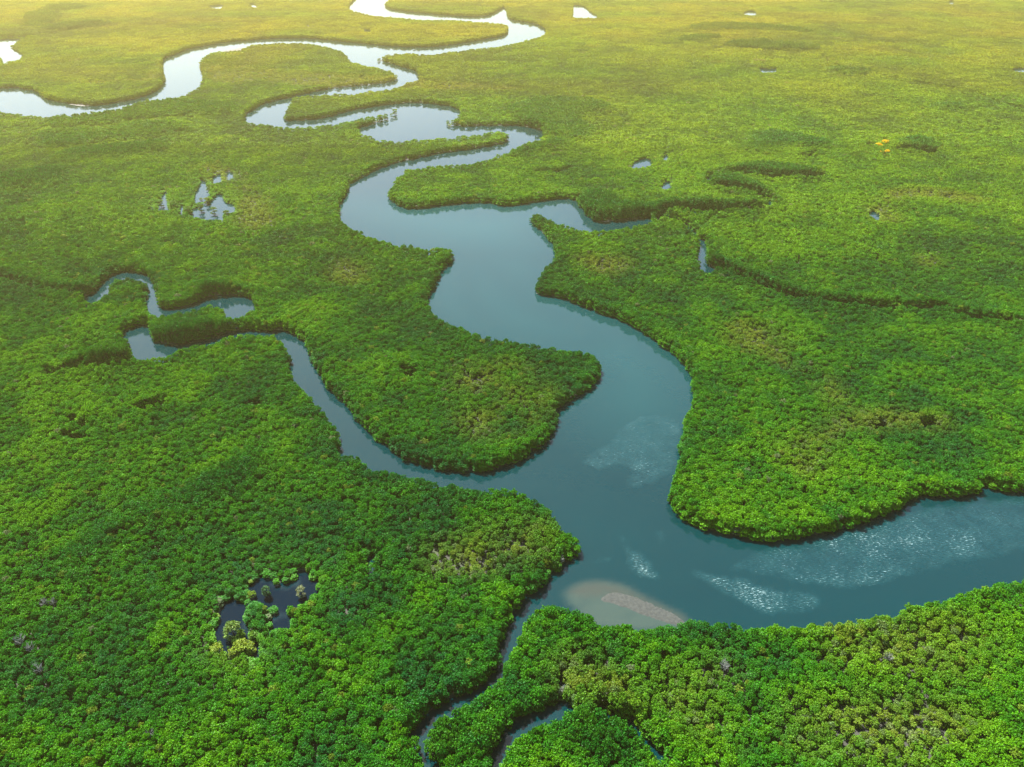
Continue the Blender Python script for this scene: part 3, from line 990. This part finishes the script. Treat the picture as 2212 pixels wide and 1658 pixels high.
ISA = 'islet trees of the bright pool on the left'
for cx, cy, w, t, kd, hm, lab in (
        (1392, 1000, 8.2, (.075, .15, .012), 4, .85, 'round tree alone in open water of the bright pool'),
        (1140, 950, 9.5, (.06, .14, .012), 1, .8, 'wide tree left of the lone round tree in the bright pool'),
        (885, 985, 9.0, (.06, .14, .012), 2, .8, 'tree between two slivers of water at the bright pool\'s left side'),
        (610, 905, 11.0, (.06, .14, .012), 6, .75, 'broad tree at the far left water slivers of the bright pool'),
        (1255, 800, 9.5, (.10, .15, .015), 3, .65, 'low yellowish bush on the spit dividing the bright pool'),
        (1300, 545, 8.5, (.05, .13, .014), 0, .85, 'dark tree on the right shore of the upper bright pool'),
        (1135, 735, 4.0, (.10, .15, .015), 5, .7, 'small bush at the foot of the upper bright pool'),
        (1640, 1050, 10.0, (.07, .145, .012), 7, .65, 'low wide bush at the bottom right of the bright pool'),
        (360, 850, 9.0, (.06, .14, .012), 3, .7, 'bush between the two leftmost slivers of the bright pool')):
    islet('mangrove_tree', lab, ap(cx, cy), w, t, kd, hm, group=ISA)

# yellow-flowering trees
YG = 'yellow flowering trees'
YELLOW = np.array((.60, .43, .003))
for s, w, kd, hm, lab in (('C 1268,955', 8, 2, 1.0, 'golden yellow tree, left half of the upper yellow pair'),
                          ('C 1308,938', 8.5, 4, 1.0, 'golden yellow tree, right half of the upper yellow pair'),
                          ('C 1278,992', 7, 1, .9, 'golden yellow tree, left half of the lower yellow pair'),
                          ('C 1322,997', 8, 3, .9, 'golden yellow tree, right half of the lower yellow pair'),
                          ('C 1216,984', 4.5, 0, .9, 'small golden yellow bush left of the two yellow pairs')):
    xy = ground_at(s)
    PICK.append((xy, w * .62))
    single_tree('flowering_tree', lab, xy, w / 5.2, YELLOW, kd, random.random() * 6, YG, hz=w / 5.2 * .85 * hm)


# bleached, leafless trees
def dead_mesh(seed):
    rs = np.random.default_rng(seed)
    tr = [tube([(0, 0, -.5), (.1, 0, 2.5), (.1, .2, 5.0)], [.2, .16, .1])]
    br = []
    for i in range(26):
        a = rs.random() * 6.283
        h0 = 2.2 + 3.2 * rs.random()
        r = 1.0 + 1.4 * rs.random()
        c, s = math.cos(a), math.sin(a)
        p1 = (r * .5 * c, r * .5 * s, h0 + .8)
        p2 = (r * c, r * s, h0 + 1.3 + rs.random())
        br.append(tube([(.1, .1, h0), p1, p2], [.09, .07, .03], 4))
        for j in range(3):
            b = a + rs.normal() * .8
            br.append(tube([p1, (p1[0] + .9 * math.cos(b), p1[1] + .9 * math.sin(b), p1[2] + .7 + .3 * rs.random())], [.06, .025], 3))
    return [mesh_from(nm, [tuple(v) for v in V], F, [DEADWOOD]) for nm, (V, F) in (('trunk', join(tr)), ('branches', join(br)))]


DM = [dead_mesh(s) for s in (1, 2, 3)]
for i, (s, sca, lab) in enumerate((
        ('G 140,850', 1.15, 'largest grey leafless tree near the left edge of the forest'),
        ('G 200,890', .95, 'grey leafless tree just below right of the largest grey one'),
        ('G 285,600', .9, 'grey leafless tree by a dark gap, uppermost near the left edge'),
        ('G 340,592', .85, 'grey leafless tree right of the uppermost one near the left edge'),
        ('G 250,1030', 1.0, 'grey leafless tree, lowest of those near the left edge'),
        ('G 975,1450', .95, 'grey leafless tree alone in the deep green lower left forest'),
        ('H 1425,310', .8, 'bare grey snag at the tip of bank above the narrow creek mouth'),
        ('H 1420,1150', .8, 'bare grey snag beside the thin dark slit in the lower forest'),
        ('I 270,1010', 1.0, 'bare grey tree in the thin patch below the sparkling river'),
        ('I 1330,960', 1.0, 'bare grey tree in the olive thicket of the lower right forest'))):
    xy = ground_at(s)
    PICK.append((xy, 1.6))
    e = bpy.data.objects.new('dead_tree', None)
    e.location = (xy[0], xy[1], .1)
    e.rotation_euler = (0, 0, i * 1.3)
    e.scale = (sca,) * 3
    e['label'], e['category'], e['group'] = lab, 'tree', 'bare grey trees'
    col.objects.link(e)
    link('trunk', DM[i % 3][0], e)
    link('branches', DM[i % 3][1], e)

# clear the forest mass where an individual tree stands
pk = KDTree(len(PICK))
for i, (xy, r) in enumerate(PICK):
    pk.insert((xy[0], xy[1], 0), i)
pk.balance()


def clear(P):
    m = np.ones(len(P), bool)
    for i, (x, y) in enumerate(P.tolist()):
        for co, j, dist in pk.find_range((x, y, 0), 7.5):
            if dist < PICK[j][1]:
                m[i] = False
    return m


sel = keepm & clear(N['P'])
sets.insert(0, {k: N[k][sel] for k in ('P', 'h', 'tint', 's', 'k', 'rz')})
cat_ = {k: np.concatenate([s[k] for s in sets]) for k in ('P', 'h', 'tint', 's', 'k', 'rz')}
n = len(cat_['P'])
print('forest instances', n, [len(s['P']) for s in sets])

# ------------------------------------------------------------------ the forest mass: one object
me = bpy.data.meshes.new('mangrove_forest')
me.vertices.add(n)
me.vertices.foreach_set('co', np.column_stack([cat_['P'], np.full(n, .1)]).astype(np.float32).ravel())
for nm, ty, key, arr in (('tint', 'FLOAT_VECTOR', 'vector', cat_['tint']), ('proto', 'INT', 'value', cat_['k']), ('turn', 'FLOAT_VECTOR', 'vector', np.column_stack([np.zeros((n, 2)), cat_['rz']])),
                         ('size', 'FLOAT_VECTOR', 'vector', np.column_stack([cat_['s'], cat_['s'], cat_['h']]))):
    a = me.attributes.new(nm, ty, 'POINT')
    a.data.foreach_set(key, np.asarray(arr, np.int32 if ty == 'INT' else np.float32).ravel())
me.update()
forest = link('mangrove_forest', me, kind='stuff', label='unbroken green mangrove forest covering all the land between the rivers', category='forest')
ng = bpy.data.node_groups.new('forest planting', 'GeometryNodeTree')
ng.interface.new_socket('Geometry', in_out='INPUT', socket_type='NodeSocketGeometry')
ng.interface.new_socket('Geometry', in_out='OUTPUT', socket_type='NodeSocketGeometry')
gi, go = ng.nodes.new('NodeGroupInput'), ng.nodes.new('NodeGroupOutput')
m2p = ng.nodes.new('GeometryNodeMeshToPoints')
iop = ng.nodes.new('GeometryNodeInstanceOnPoints')
ci = ng.nodes.new('GeometryNodeCollectionInfo')
ci.inputs['Collection'].default_value = protos
ci.inputs['Separate Children'].default_value = True
ci.inputs['Reset Children'].default_value = True
iop.inputs['Pick Instance'].default_value = True


def named(nm, ty):
    a = ng.nodes.new('GeometryNodeInputNamedAttribute')
    a.data_type = ty
    a.inputs['Name'].default_value = nm
    return a.outputs['Attribute']


L = ng.links
L.new(gi.outputs[0], m2p.inputs[0])
L.new(m2p.outputs[0], iop.inputs['Points'])
L.new(ci.outputs[0], iop.inputs['Instance'])
L.new(named('proto', 'INT'), iop.inputs['Instance Index'])
e2r = ng.nodes.new('FunctionNodeEulerToRotation')
L.new(named('turn', 'FLOAT_VECTOR'), e2r.inputs[0])
L.new(e2r.outputs[0], iop.inputs['Rotation'])
L.new(named('size', 'FLOAT_VECTOR'), iop.inputs['Scale'])
L.new(iop.outputs[0], go.inputs[0])
mod = forest.modifiers.new('planting', 'NODES')
mod.node_group = ng

# ------------------------------------------------------------------ haze
hm, hn, hl = new_mat('warm haze')
pv = hn.new('ShaderNodeVolumePrincipled')
pv.inputs['Color'].default_value = (1.0, .83, .32, 1)
pv.inputs['Density'].default_value = .000105
pv.inputs['Anisotropy'].default_value = .6
ho = hn.new('ShaderNodeOutputMaterial')
hl.new(pv.outputs[0], ho.inputs['Volume'])
bx = [(x, y, z) for z in (-3.0, 258.0) for y in (-1400.0, 8000.0) for x in (-6600.0, 6600.0)]
bf = [(0, 2, 3, 1), (4, 5, 7, 6), (0, 1, 5, 4), (2, 6, 7, 3), (0, 4, 6, 2), (1, 3, 7, 5)]
link('haze', mesh_from('haze', bx, bf, [hm]), kind='stuff')
